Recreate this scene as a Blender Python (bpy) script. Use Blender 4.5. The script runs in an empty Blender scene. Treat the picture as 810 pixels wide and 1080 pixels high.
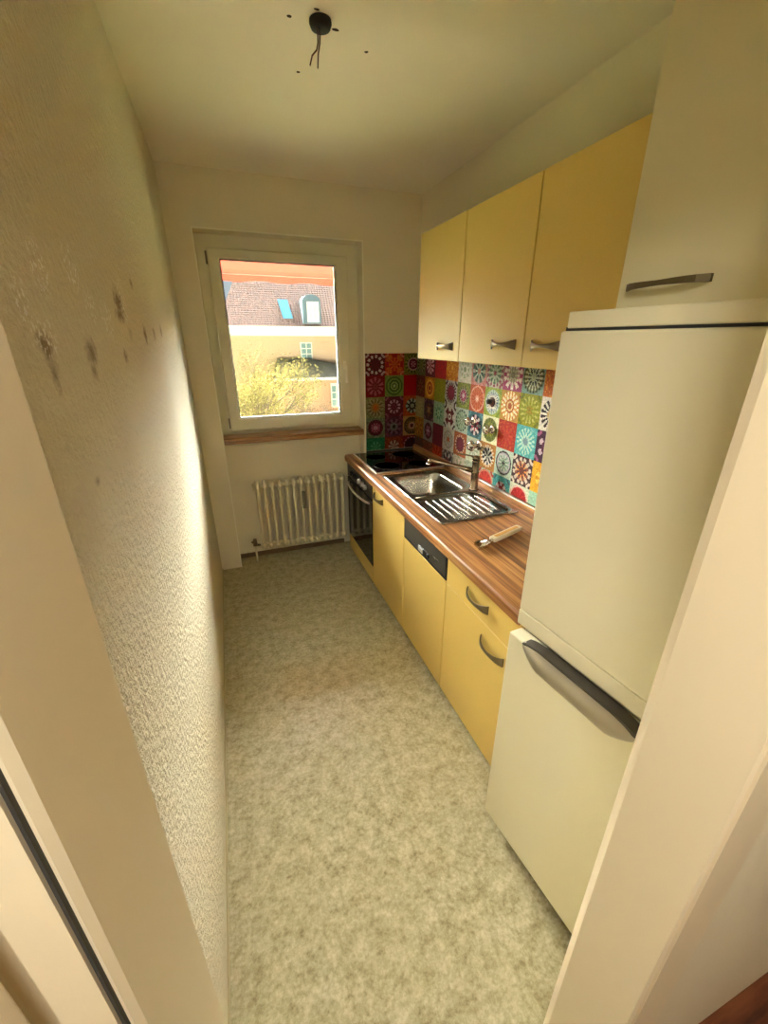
import bpy, bmesh, math, random
from mathutils import Vector, Matrix
PI = math.pi
COL = bpy.context.scene.collection
random.seed(7)

# ------------------------------------------------------------------ helpers
def lin(r, g, b):
    f = lambda c: ((c/255)/12.92 if c/255 <= .04045 else (((c/255)+.055)/1.055)**2.4)
    return (f(r), f(g), f(b), 1)

WM = {}
def empty(name, loc, rz=0):
    o = bpy.data.objects.new(name, None); COL.objects.link(o)
    o.location = loc; o.rotation_euler = (0, 0, rz); o.empty_display_size = .05
    WM[o] = Matrix.Translation(loc) @ Matrix.Rotation(rz, 4, 'Z')
    return o
def thing(name, label, cat, loc, rz=0, group=None):
    o = empty(name, loc, rz); o['label'] = label; o['category'] = cat
    if group: o['group'] = group
    return o
def tag(o, label, cat, group=None):
    o['label'] = label; o['category'] = cat
    if group: o['group'] = group
    return o

class MB:
    """collects shapes; build() links them as one mesh object"""
    def __init__(s): s.bm = bmesh.new(); s.smooth = False
    def box(s, x0, x1, y0, y1, z0, z1, bev=0, M=None, seg=2):
        b = bmesh.new()
        bmesh.ops.create_cube(b, size=1)
        for v in b.verts:
            v.co = Vector(((x0+x1)/2+v.co.x*(x1-x0), (y0+y1)/2+v.co.y*(y1-y0), (z0+z1)/2+v.co.z*(z1-z0)))
        if bev: bmesh.ops.bevel(b, geom=b.edges[:], offset=bev, segments=seg, affect='EDGES', profile=.5)
        if M: bmesh.ops.transform(b, matrix=M, verts=b.verts)
        return s._add(b)
    def _add(s, b):
        me = bpy.data.meshes.new('t'); b.to_mesh(me); b.free(); s.bm.from_mesh(me); bpy.data.meshes.remove(me); return s
    def loft(s, loops, close=True, cap0=False, cap1=False, smooth=True):
        rings = [[s.bm.verts.new(p) for p in L] for L in loops]
        n = len(rings[0])
        for a, b in zip(rings, rings[1:]):
            for i in range(n if close else n-1):
                j = (i+1) % n
                try: f = s.bm.faces.new((a[i], a[j], b[j], b[i])); f.smooth = smooth
                except ValueError: pass
        if cap0: s.bm.faces.new(rings[0][::-1])
        if cap1: s.bm.faces.new(rings[-1])
        return s
    def tube(s, pts, r, n=12, cap=True, up=Vector((0, 0, 1)), flat=1.0):
        pts = [Vector(p) for p in pts]; R = r if isinstance(r, (list, tuple)) else [r]*len(pts)
        loops = []; ref = None
        for i, p in enumerate(pts):
            t = (pts[min(i+1, len(pts)-1)]-pts[max(i-1, 0)]).normalized()
            if ref is None:
                ref = up if abs(t.dot(up)) < .95 else Vector((1, 0, 0))
            a = t.cross(ref).normalized(); b = a.cross(t).normalized(); ref = b
            loops.append([p+a*R[i]*math.cos(2*PI*k/n)+b*R[i]*flat*math.sin(2*PI*k/n) for k in range(n)])
        return s.loft(loops, cap0=cap, cap1=cap)
    def lathe(s, prof, M=None, n=32):
        """prof: (radius, height) around z"""
        loops = []
        for r, h in prof:
            loops.append([Vector((r*math.cos(2*PI*k/n), r*math.sin(2*PI*k/n), h)) for k in range(n)])
        if M: loops = [[M @ p for p in L] for L in loops]
        return s.loft(loops, cap0=prof[0][0] > 1e-6, cap1=prof[-1][0] > 1e-6)
    def poly(s, pts, smooth=False):
        f = s.bm.faces.new([s.bm.verts.new(p) for p in pts]); f.smooth = smooth; return s
    def prism(s, prof, axis, a, b):
        """closed 2D profile extruded along an axis ('y': prof=(x,z); 'x': prof=(y,z); 'z': prof=(x,y))"""
        mk = {'y': lambda p, t: (p[0], t, p[1]), 'x': lambda p, t: (t, p[0], p[1]), 'z': lambda p, t: (p[0], p[1], t)}[axis]
        return s.loft([[mk(p, a) for p in prof], [mk(p, b) for p in prof]], cap0=True, cap1=True, smooth=False)
    def build(s, name, mat, parent=None, smooth=False):
        bmesh.ops.remove_doubles(s.bm, verts=s.bm.verts, dist=1e-6)
        bmesh.ops.recalc_face_normals(s.bm, faces=s.bm.faces)
        if parent is not None:
            s.bm.transform(WM[parent].inverted())
        me = bpy.data.meshes.new(name); s.bm.to_mesh(me); s.bm.free()
        if smooth:
            for p in me.polygons: p.use_smooth = True
        me.materials.append(mat)
        o = bpy.data.objects.new(name, me); COL.objects.link(o)
        if parent is not None:
            o.parent = parent; WM[o] = WM[parent]
        else: WM[o] = Matrix.Identity(4)
        return o
def box(name, mat, parent, *a, bev=0):
    return MB().box(*a, bev=bev).build(name, mat, parent)
def struct(o):
    o['kind'] = 'structure'; return o

# ------------------------------------------------------------------ materials
def mat(name, col=(.8, .8, .8, 1), rough=.5, metal=0, spec=.5):
    m = bpy.data.materials.new(name); m.use_nodes = True
    b = m.node_tree.nodes['Principled BSDF']
    b.inputs['Base Color'].default_value = col; b.inputs['Roughness'].default_value = rough
    b.inputs['Metallic'].default_value = metal; b.inputs['Specular IOR Level'].default_value = spec
    return m
class NT:
    def __init__(s, m): s.m = m; s.t = m.node_tree; s.b = s.t.nodes['Principled BSDF']
    def n(s, typ, **k):
        x = s.t.nodes.new(typ)
        for a, v in k.items():
            if a.startswith('i_'):
                key = a[2:].replace('_', ' '); x.inputs[int(key) if key.isdigit() else key].default_value = v
            else: setattr(x, a, v)
        return x
    def l(s, a, b): s.t.links.new(a, b)
    def coords(s, scale=(1, 1, 1)):
        c = s.n('ShaderNodeTexCoord'); mp = s.n('ShaderNodeMapping'); mp.inputs['Scale'].default_value = scale
        s.l(c.outputs['Object'], mp.inputs['Vector']); return mp.outputs['Vector']
    def noise(s, vec, scale, detail=4, rough=.5):
        x = s.n('ShaderNodeTexNoise', i_Scale=scale, i_Detail=detail, i_Roughness=rough); s.l(vec, x.inputs['Vector']); return x.outputs['Fac']
    def ramp(s, fac, stops):
        r = s.n('ShaderNodeValToRGB'); e = r.color_ramp.elements
        while len(e) < len(stops): e.new(.5)
        for i, (p, c) in enumerate(stops): e[i].position = p; e[i].color = c
        s.l(fac, r.inputs['Fac']); return r.outputs['Color']
    def mix(s, fac, a, b):
        x = s.n('ShaderNodeMix', data_type='RGBA')
        for v, k in ((fac, 0), (a, 6), (b, 7)):
            if isinstance(v, (int, float, tuple)): x.inputs[k].default_value = v
            else: s.l(v, x.inputs[k])
        return x.outputs[2]
    def math(s, op, a, b=0, c=0, clamp=False):
        x = s.n('ShaderNodeMath', operation=op, use_clamp=clamp)
        for i, v in enumerate((a, b, c)):
            if isinstance(v, (int, float)): x.inputs[i].default_value = v
            else: s.l(v, x.inputs[i])
        return x.outputs[0]
    def bump(s, h, strength=.3, dist=.01):
        x = s.n('ShaderNodeBump', i_Strength=strength, i_Distance=dist); s.l(h, x.inputs['Height']); s.l(x.outputs[0], s.b.inputs['Normal'])
    def color(s, c): s.l(c, s.b.inputs['Base Color'])
def spots(nt, vec, items, noise):
    """marks with a shape of their own: items (cx, cy, cz, rx, ry, rz, strength) -> mask"""
    tot = None
    for cx, cy, cz, rx, ry, rz, k in items:
        sb = nt.n('ShaderNodeVectorMath', operation='SUBTRACT'); nt.l(vec, sb.inputs[0]); sb.inputs[1].default_value = (cx, cy, cz)
        dv = nt.n('ShaderNodeVectorMath', operation='DIVIDE'); nt.l(sb.outputs[0], dv.inputs[0]); dv.inputs[1].default_value = (rx, ry, rz)
        ln = nt.n('ShaderNodeVectorMath', operation='LENGTH'); nt.l(dv.outputs[0], ln.inputs[0])
        d = nt.math('ADD', ln.outputs['Value'], nt.math('MULTIPLY', nt.math('SUBTRACT', noise, .5), 1.9))
        m = nt.math('MULTIPLY', nt.math('SUBTRACT', 1.0, d, clamp=True), k)
        tot = m if tot is None else nt.math('MAXIMUM', tot, m)
    return tot

def wall_mat(name, col, bump=.25, scale=90):
    m = mat(name, col, .85, spec=.25); t = NT(m); v = t.coords()
    a = t.noise(v, scale, 3, .6); b = t.noise(v, 2.2, 3)
    c2 = tuple(x*.93 for x in col[:3])+(1,)
    t.color(t.mix(b, c2, col)); t.bump(a, bump, .004)
    return m
CREAM = (.80, .74, .585, 1)
M_wall = wall_mat('painted plaster', CREAM, .3, 70)
M_ceil = mat('ceiling paint', (.86, .80, .67, 1), .9, spec=.2)
_t = NT(M_ceil); _v = _t.coords(); _n = _t.noise(_v, 160, 2)
_t.bump(_n, .15, .003)
_f = _t.noise(_v, 30, 2)
_m = spots(_t, _v, [(.528, 1.405, 2.514, .0075, .0075, .05, 9), (.597, 1.674, 2.514, .007, .007, .05, 9), (.793, 1.485, 2.514, .007, .007, .05, 9), (.672, 1.415, 2.514, .010, .006, .05, 9), (.600, 1.35, 2.514, .010, .006, .05, 9)], _f)
_t.color(_t.mix(_t.math('MINIMUM', _m, 1), (.86, .80, .67, 1), (.04, .03, .02, 1)))
# rough cast left wall with stains and chips
M_left = mat('rough plaster', CREAM, .8, spec=.25)
_t = NT(M_left); _v = _t.coords()
_a = _t.noise(_v, 62, 4, .6); _b = _t.noise(_v, 2, 3); _c = _t.noise(_v, 60, 4, .7)
base = _t.mix(_b, tuple(x*.93 for x in CREAM[:3])+(1,), CREAM)
st = [(0, .93, 1.705, .05, 0.057, .034, 1.1), (0, .925, 1.68, .05, 0.067, .022, .9), (0, .395, 1.615, .05, 0.030, .022, 1.1), (0, .40, 1.585, .05, 0.019, .03, .7), (0, .60, 1.605, .05, 0.042, .028, .9), (0, .59, 1.575, .05, 0.027, .02, .6),
      (0, 1.24, 1.64, .05, 0.034, .032, 1.0), (0, 1.44, 1.645, .05, 0.034, .024, .8), (0, 1.65, 1.66, .05, 0.038, .028, .7), (0, .88, 1.59, .05, 0.027, .022, .7),
      (0, 1.17, 1.77, .05, 0.030, .016, .7), (0, .45, 1.42, .05, 0.015, .010, .6), (0, 1.0, 1.64, .05, 0.028, .025, .3)]
s1 = _t.mix(_t.math('MINIMUM', spots(_t, _v, st, _c), .8), base, (.20, .125, .06, 1))
ch = [(0, .45, 1.71, .05, .045, .05, 1), (0, .60, 1.73, .05, .05, .05, 1), (0, .66, 1.68, .05, .05, .04, 1), (0, .78, 1.66, .05, .06, .05, 1), (0, .41, 1.63, .05, .05, .03, 1), (0, .98, 1.72, .05, .05, .06, .7), (0, .36, 1.66, .05, .04, .05, .8)]
cm = _t.math('MULTIPLY', spots(_t, _v, ch, _b), 3)
sp = _t.math('GREATER_THAN', _t.noise(_v, 120, 2), .57)
s2 = _t.mix(_t.math('MULTIPLY', _t.math('MINIMUM', cm, 1), sp), s1, (.95, .93, .86, 1))
_t.color(s2); _t.bump(_a, .9, .02)

M_frame_paint = mat('door frame paint', (.77, .67, .49, 1), .45); _t = NT(M_frame_paint); _t.bump(_t.noise(_t.coords(), 220, 2), .06, .002)
M_upvc = mat('window plastic', (.74, .71, .56, 1), .4)
M_bead = mat('corner bead', (.88, .85, .72, 1), .5)
M_gasket_shade = mat('dark gasket and gap shade', (.03, .03, .03, 1), .6)
def wood(name, c1, c2, c3, sx, sy, sz, rough=.4):
    m = mat(name, c2, rough); t = NT(m); v = t.coords((sx, sy, sz))
    n1 = t.noise(v, 1, 5, .6); n2 = t.noise(t.coords((sx*3.5, sy*2, sz*3.5)), 1, 3, .6)
    f = t.math('ADD', t.math('MULTIPLY', n1, .72), t.math('MULTIPLY', n2, .28))
    t.color(t.ramp(f, [(.36, c1), (.5, c2), (.63, c3)])); return m
M_top = wood('worktop laminate', (.10, .035, .010, 1), (.30, .120, .032, 1), (.55, .29, .095, 1), 46, 1.4, 46, .42)
M_sill = wood('sill laminate', (.12, .05, .02, 1), (.30, .14, .05, 1), (.48, .26, .11, 1), 3, 50, 50, .35)
M_parq = wood('hall floor laminate', (.06, .018, .009, 1), (.13, .036, .015, 1), (.20, .065, .025, 1), 3, 30, 3, .4)
M_yel = mat('yellow laminate', (.77, .51, .15, 1), .38); _t = NT(M_yel); _v = _t.coords((1, 1, 1))
_t.color(_t.mix(_t.noise(_v, 240, 2), (.66, .465, .125, 1), (.74, .53, .155, 1))); _t.bump(_t.noise(_v, 400, 2), .05, .001)
M_edge = mat('pale edge band', (.80, .62, .30, 1), .4)
M_carc = mat('cabinet side brown', (.26, .13, .035, 1), .6)
M_dkedge = mat('plinth brown', (.05, .02, .012, 1), .6)
M_white = mat('fridge enamel', (.80, .755, .56, 1), .35); _t = NT(M_white); _t.bump(_t.noise(_t.coords(), 260, 2), .07, .002)
M_cabw = mat('cream laminate', (.76, .71, .49, 1), .5)
M_silver = mat('satin grip metal', (.50, .46, .38, 1), .3, .75)
M_hdl = mat('brushed nickel', (.22, .18, .12, 1), .36, 1)
M_bronze = mat('bronze handle', (.13, .10, .05, 1), .5, .6)
M_chrome = mat('chrome', (.75, .73, .70, 1), .06, 1)
M_chrome_dark = mat('dark reflection chrome', (.25, .20, .14, 1), .22, 1)  # dark bronze tone imitates the reflections in the faucet metal
M_steel = mat('stainless steel', (.33, .31, .27, 1), .24, 1)
M_blkgl = mat('black glass', (.006, .006, .007, 1), .07)
M_blk = mat('black plastic', (.012, .012, .013, 1), .35)
M_alu = mat('aluminium trim', (.75, .73, .68, 1), .3, 1)
M_dwp = mat('dark steel panel', (.13, .125, .11, 1), .35, .6)
M_rad = mat('radiator enamel', (.74, .68, .50, 1), .4)
M_grey = mat('grey plastic', (.24, .23, .17, 1), .5)
M_iron = mat('bare metal fitting', (.18, .14, .10, 1), .4, .8)
M_wire = mat('brown wire', (.08, .03, .02, 1), .5)
M_cup = mat('dark hole', (.015, .01, .008, 1), .8)
# floor
M_floor = mat('marbled linoleum', (.4, .37, .25, 1), .42, spec=.5)
_t = NT(M_floor); _v = _t.coords()
n1 = _t.noise(_v, 20, 8, .75); n2 = _t.noise(_v, 75, 4, .7); n3 = _t.noise(_v, 2.3, 3)
f = _t.math('ADD', _t.math('MULTIPLY', n1, .6), _t.math('MULTIPLY', n2, .4))
c = _t.ramp(f, [(.36, (.15, .125, .06, 1)), (.46, (.36, .33, .20, 1)), (.53, (.48, .455, .31, 1)), (.64, (.66, .63, .48, 1))])
_t.color(_t.mix(_t.math('MULTIPLY', n3, .45), c, (.38, .335, .19, 1)))
_t.l(_t.math('ADD', .27, _t.math('MULTIPLY', n2, .10)), _t.b.inputs['Roughness']); _t.bump(n2, .08, .003)
# glass
M_glass = bpy.data.materials.new('window glass'); M_glass.use_nodes = True
nt = M_glass.node_tree; nt.nodes.clear()
o_ = nt.nodes.new('ShaderNodeOutputMaterial'); mx = nt.nodes.new('ShaderNodeMixShader'); tr = nt.nodes.new('ShaderNodeBsdfTransparent'); gl = nt.nodes.new('ShaderNodeBsdfGlossy'); fr = nt.nodes.new('ShaderNodeFresnel')
gl.inputs['Roughness'].default_value = .02; fr.inputs['IOR'].default_value = 1.45; tr.inputs['Color'].default_value = (.95, .97, .96, 1)
nt.links.new(fr.outputs[0], mx.inputs[0]); nt.links.new(tr.outputs[0], mx.inputs[1]); nt.links.new(gl.outputs[0], mx.inputs[2]); nt.links.new(mx.outputs[0], o_.inputs[0])

# ------------------------------------------------------------------ room dimensions
W, D, H = 1.5845, 2.737, 2.514
n0, n1, zt = .1407, 1.165, 2.225
NB = 2.89            # back of the radiator niche
# ------------------------------------------------------------------ shell
struct(box('floor', M_floor, None, -.10, W+.1, -.11, 3.0, -.06, 0))
struct(box('floor_hallway', M_parq, None, -1.3, 2.5, -1.9, -.11, -.06, -.002))
struct(box('ceiling', M_ceil, None, -1.4, 2.6, -2.0, 3.03, H, H+.15))
struct(box('wall_left', M_left, None, -.12, 0, 0, 3.01, 0, H))
struct(box('wall_right', M_wall, None, W, W+.12, 0, 3.01, 0, H))
b = MB()
b.box(0, n0, D, 3.01, 0, H); b.box(n1, W, D, 3.01, 0, H); b.box(n0, n1, D, 3.01, zt, H)
b.box(n0, n1, NB, 3.01, 0, 1.02); b.box(n0, .175, NB, 3.01, 1.02, zt); b.box(1.13, n1, NB, 3.01, 1.02, zt); b.box(.175, 1.13, NB, 3.01, 2.19, zt)
struct(b.build('wall_back', M_wall))
b = MB()
b.box(-.12, .06, -.11, 0, 0, H); b.box(-1.3, -.12, -.11, 0, 0, H); b.box(.80, 2.5, -.11, 0, 0, H); b.box(.06, .80, -.11, 0, 2.03, H)
struct(b.build('wall_front', M_wall))
b = MB(); b.box(-1.4, -1.3, -2.0, 0, 0, H); b.box(2.5, 2.6, -2.0, 0, 0, H); b.box(-1.3, 2.5, -2.0, -1.9, 0, H)
struct(b.build('wall_hallway', M_wall))
# corner beads of the window niche
b = MB()
b.box(n0-.004, n0+.003, D-.003, D+.006, 0, zt+.003); b.box(n1-.003, n1+.004, D-.003, D+.006, .817, zt+.003); b.box(n0-.004, n1+.004, D-.003, D+.006, zt-.003, zt+.004)
struct(b.build('trim_1', M_bead))
# floor coving strip in the niche and along the left wall
M_cove = mat('brown coving', (.15, .10, .05, 1), .6)
struct(MB().box(n0, 1.0, NB-.012, NB, 0, .035).build('baseboard_back', M_cove))
struct(MB().box(0, .006, .0, D, 0, .012).build('baseboard_left', mat('sealant', (.45, .40, .24, 1), .6)))

# door frame (steel), open leaf
b = MB()
b.prism([(.105, 0), (.105, -.116), (.102, -.121), (.098, -.123), (.098, -.126), (.076, -.126), (.076, -.112), (.055, -.112), (.055, .0), (.05, .012), (.10, .012)], 'z', 0, 2.0)
b.prism([(.728, -.002), (.728, -.121), (.733, -.124), (.733, -.121), (.737, -.121), (.737, -.127), (.818, -.127), (.823, -.123), (.823, -.111), (.79, -.111), (.79, .0), (.78, .012), (.733, .012)], 'z', 0, 2.0)
b.box(.055, .823, -.126, .012, 2.0, 2.06)
dr = struct(b.build('door_1', M_frame_paint))
MB().box(.0992, .1008, -.1250, -.12, 0.002, 2.0).build('door_gasket', M_gasket_shade, dr)
lf = MB().box(.028, .068, -.86, -.128, .01, 1.99, bev=.002).build('door_leaf', M_frame_paint, dr)
hd = MB()
hd.tube([(.068, -.79, 1.02), (.10, -.79, 1.02), (.112, -.78, 1.02), (.112, -.68, 1.02)], .009)
hd.build('door_handle', M_hdl, lf)
kp = MB()
for zz in (.35, 1.65): kp.tube([(.071, -.127, zz-.04), (.071, -.127, zz+.04)], .004)
kp.build('hinge', M_hdl, dr)

# ------------------------------------------------------------------ window
def ring(b, x0, x1, z0, z1, X0, X1, Z0, Z1, ya, yb, bev=.004):
    """rectangular frame: outer x0..x1,z0..z1, inner X0..X1,Z0..Z1"""
    b.loft([[(x0, yb, z0), (x1, yb, z0), (x1, yb, z1), (x0, yb, z1)], [(x0, ya+bev, z0), (x1, ya+bev, z0), (x1, ya+bev, z1), (x0, ya+bev, z1)],
            [(x0+bev, ya, z0+bev), (x1-bev, ya, z0+bev), (x1-bev, ya, z1-bev), (x0+bev, ya, z1-bev)],
            [(X0-bev*2, ya, Z0-bev*2), (X1+bev*2, ya, Z0-bev*2), (X1+bev*2, ya, Z1+bev*2), (X0-bev*2, ya, Z1+bev*2)],
            [(X0, ya+bev*3, Z0), (X1, ya+bev*3, Z0), (X1, ya+bev*3, Z1), (X0, ya+bev*3, Z1)],
            [(X0, yb, Z0), (X1, yb, Z0), (X1, yb, Z1), (X0, yb, Z1)]], smooth=False)
    b.loft([[(x0, yb, z0), (x1, yb, z0), (x1, yb, z1), (x0, yb, z1)], [(X0, yb, Z0), (X1, yb, Z0), (X1, yb, Z1), (X0, yb, Z1)]], smooth=False)
    return b
wn = struct(ring(MB(), n0+.001, n1-.001, 1.0, zt-.001, .215, 1.08, 1.048, 2.138, 2.862, 2.93, .002).build('window_1', M_upvc))
sash = ring(MB(), .203, 1.088, 1.03, 2.148, .272, 1.003, 1.118, 2.092, 2.838, 2.90).build('window_sash', M_upvc, wn)
ring(MB(), .272, 1.003, 1.118, 2.092, .277, .998, 1.123, 2.087, 2.850, 2.868, .001).build('glazing_gasket', M_gasket_shade, sash)
MB().box(.274, 1.001, 2.868, 2.874, 1.12, 2.09).build('glass_pane', M_glass, sash)
b = MB(); b.box(1.035, 1.058, 2.828, 2.838, 1.43, 1.49, bev=.003); b.tube([(1.046, 2.832, 1.465), (1.046, 2.800, 1.465), (1.046, 2.792, 1.455), (1.045, 2.790, 1.34)], [.008, .008, .009, .008], flat=.8)
b.build('window_handle', M_bead, sash, smooth=False)
b = MB(); b.tube([(.197, 2.845, 2.06), (.197, 2.845, 2.13)], .006); b.tube([(.197, 2.845, 1.05), (.197, 2.845, 1.12)], .006); b.build('hinge', M_grey, wn)
sl = struct(MB().prism([(2.708, .968), (2.71, .998), (2.716, 1.005), (2.862, 1.005), (2.862, .966), (2.714, .964)], 'x', n0+.006, n1-.02).build('window_sill', M_sill))

# ------------------------------------------------------------------ radiator
RX0, PITCH, NR = .328, .0542, 13
rd = thing('radiator', 'cream ribbed column radiator in the niche under the window', 'radiator', (RX0, 2.81, .11))
sec = None
for i in range(NR):
    x = RX0+i*PITCH
    if sec is None:
        b = MB()
        for y in (2.776, 2.806, 2.836):
            b.tube([(x, y, .150), (x, y, .60)], [.0145, .0145], n=14, cap=False)
        for z, s in ((.615, 1), (.135, -1)):
            b.tube([(x, 2.768, z-s*.012), (x, 2.766, z), (x, 2.775, z+s*.016), (x, 2.806, z+s*.022), (x, 2.838, z+s*.016), (x, 2.847, z), (x, 2.845, z-s*.012)], [.0125, .017, .018, .018, .018, .017, .0125], n=12)
            b.tube([(x-PITCH/2, 2.80, z), (x-.018, 2.80, z), (x, 2.80, z), (x+.018, 2.80, z), (x+PITCH/2, 2.80, z)], [.017, .018, .024, .018, .017], n=14)
        sec = b.build('radiator_section', M_rad, rd)
    else:
        c = sec.copy(); COL.objects.link(c); c.parent = rd; c.location.x = i*PITCH
b = MB(); b.box(.648, .674, 2.742, 2.764, .415, .555, bev=.004); b.build('heat_meter', M_grey, rd)
b = MB(); b.lathe([(.028, 0), (.026, .008), (0, .012)], Matrix.Translation((RX0-.028, 2.80, .615)) @ Matrix.Rotation(-PI/2, 4, 'Y')); b.build('end_plug', M_rad, rd)
b = MB(); b.tube([(RX0-.02, 2.80, .135), (.285, 2.79, .14), (.268, 2.77, .16), (.262, 2.765, .175)], .009); b.tube([(.262, 2.765, .15), (.262, 2.765, .205)], [.017, .014], n=8); b.tube([(.262, 2.765, .185), (.240, 2.75, .187)], .010, n=8)
vl = b.build('radiator_valve', M_iron, rd)
MB().tube([(.262, 2.765, .15), (.264, 2.755, 0.001)], .0075).build('supply_pipe', M_rad, rd)

# ------------------------------------------------------------------ bow-tie pull handles
def bow_handle(parent, x, yc, zc, L=.15, name='handle', out=.027, up=0):
    """flat bow handle on a face looking to -x; flared ends, slim middle"""
    b = MB(); loops = []
    N = 14
    for i in range(N+1):
        t = i/N*2-1
        y = yc+t*L/2; o = out*(1-t*t)**.7 if abs(t) < 1 else 0
        h = .0055+.0135*abs(t)**2.2; th = .005
        if i in (0, N): o = 0
        xx = x-.001-o
        loops.append([(xx-th, y, zc-h), (xx-th*1.3, y, zc), (xx-th, y, zc+h), (xx, y, zc+h), (xx, y, zc-h)])
    b.loft(loops, cap0=True, cap1=True, smooth=False)
    return b.build(name, M_hdl, parent)

# ------------------------------------------------------------------ base units
Xf = 1.0139; ZT, ZB = .769, .0285
YO, YC, YD, YF = 2.131, 1.593, 1.107, .60
g = .0024
def front(parent, name, y0, y1, z0, z1):
    return box(name, M_yel, parent, Xf, Xf+.018, y0+g, y1-g, z0, z1, bev=.0012)
def plinth(parent, y0, y1): box('plinth', M_dkedge, parent, Xf+.045, Xf+.06, y0, y1, 0, ZB+.01)
# oven unit
ov = thing('built_in_oven', 'black built-in oven under the hob at the window end of the units', 'oven', (1.3, (YO+D)/2, 0))
box('housing', M_dkedge, ov, Xf+.022, 1.57, YO+.002, D-.003, .04, ZT)
cp = box('control_panel', M_blk, ov, Xf-.002, Xf+.02, YO+.004, D-.004, .655, .762, bev=.002)
for y in (2.60, 2.52, 2.40, 2.33, 2.26):
    b = MB(); b.lathe([(.019, 0), (.019, .012), (.016, .02), (0, .021)], Matrix.Translation((Xf-.002, y, .705)) @ Matrix.Rotation(-PI/2, 4, 'Y'), n=20)
    b.build('knob', M_alu if y < 2.45 else M_blk, ov)
dd = box('oven_door', M_blkgl, ov, Xf-.004, Xf+.018, YO+.004, D-.004, .158, .648, bev=.003)
b = MB(); N = 12; b.tube([(Xf-.006-.035*math.sin(PI*i/N)**.6, YO+.05+(D-YO-.10)*i/N, .615) for i in range(N+1)], .008, flat=1)
b.build('handle', M_alu, dd)
box('base_panel', M_yel, ov, Xf, Xf+.018, YO+g, D-g, ZB, .15, bev=.0012)
plinth(ov, YO, D-.003)
# cupboard
c1 = thing('base_cabinet', 'narrow yellow base cabinet between the oven and the dishwasher', 'cabinet', (1.3, (YC+YO)/2, 0))
box('carcass', M_carc, c1, Xf+.02, 1.57, YC+.001, YO-.001, ZB, .62)
box('rail', M_carc, c1, Xf+.02, Xf+.06, YC+.001, YO-.001, .62, ZT)
d = front(c1, 'door', YC, YO, ZB, ZT-.004); bow_handle(d, Xf, 2.0, .713, .15)
plinth(c1, YC, YO)
# dishwasher
dw = thing('dishwasher', 'dishwasher with a dark control strip above its yellow front', 'dishwasher', (1.3, (YD+YC)/2, 0))
box('housing', M_grey, dw, Xf+.022, 1.57, YD+.002, YC-.002, .04, ZT-.003)
p_ = box('control_panel', M_blk, dw, Xf-.001, Xf+.02, YD+.003, YC-.003, .636, .762, bev=.002)
box('panel_face', M_dwp, p_, Xf-.003, Xf, YD+.014, YC-.012, .652, .757, bev=.0008)
b = MB(); b.box(Xf-.006, Xf-.002, 1.30, 1.40, .652, .682, bev=.001); b.build('grip_recess', M_blk, p_)
b = MB(); b.box(Xf-.008, Xf-.005, 1.345, 1.395, .654, .678, bev=.001); b.build('display', mat('pale display', (.62, .64, .62, 1), .4), p_)
b = MB()
b.lathe([(.013, 0), (.013, .006), (0, .008)], Matrix.Translation((Xf-.003, 1.285, .672)) @ Matrix.Rotation(-PI/2, 4, 'Y'), n=20)
b.build('button', M_blk, p_)
b = MB()
for y in (1.20, 1.225, 1.25): b.box(Xf-.0045, Xf-.002, y-.006, y+.006, .690, .697)
b.build('program_light', M_blk, p_)
front(dw, 'door', YD, YC, ZB, .632)
plinth(dw, YD, YC)
# drawer unit
c2 = thing('base_cabinet', 'yellow base cabinet with one drawer over a door, next to the fridge', 'cabinet', (1.3, (YF+YD)/2, 0))
box('carcass', M_carc, c2, Xf+.02, 1.57, YF+.001, YD-.001, ZB, ZT-.001)
d = front(c2, 'drawer', YF, YD, .629, ZT-.004); bow_handle(d, Xf, .855, .700, .145)
box('edge_strip', M_edge, d, Xf-.0006, Xf+.004, YF+g, YD-g, .6265, .629)
d = front(c2, 'door', YF, YD, ZB, .625); bow_handle(d, Xf, .735, .556, .145)
plinth(c2, YF, YD)

# ------------------------------------------------------------------ worktop (hole for the sink bowl)
Xw, ZWT = .9939, .816
r = .012
prof = [(1.095, .769), (Xw+.006, .769)]+[(Xw+r-r*math.cos(a), .769+.004+r*0-0*a) for a in []]
for i in range(7):
    a = PI/2*i/6; prof.append((Xw+r-r*math.sin(PI/2-a)*1.0, ZWT-r+r*math.sin(a)))
prof = [(1.10, .769), (Xw+.004, .769), (Xw, .773)]+[(Xw+r-r*math.cos(PI/2*i/6), ZWT-r+r*math.sin(PI/2*i/6)) for i in range(7)]+[(1.10, ZWT)]
b = MB(); b.prism(prof, 'y', .60, D)
b.box(1.10, W-.002, 2.11, D, .769, ZWT); b.box(1.10, W-.002, .60, 1.66, .769, ZWT); b.box(1.455, W-.002, 1.66, 2.11, .769, ZWT)
wt = b.build('worktop', M_top); tag(wt, 'long reddish brown wood-strip worktop over the yellow base units', 'worktop')
b = MB(); b.prism([(W-.001, ZWT), (W-.020, ZWT), (W-.020, .848), (W-.016, .855), (W-.001, .855)], 'y', .60, D-.001)
b.build('upstand', M_top, wt)
b = MB(); b.prism([(D-.001, ZWT), (D-.014, ZWT), (D-.012, .828), (D-.001, .830)], 'x', n1+.004, W-.021); b.build('rear_seal', M_gasket_shade, wt)

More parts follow.
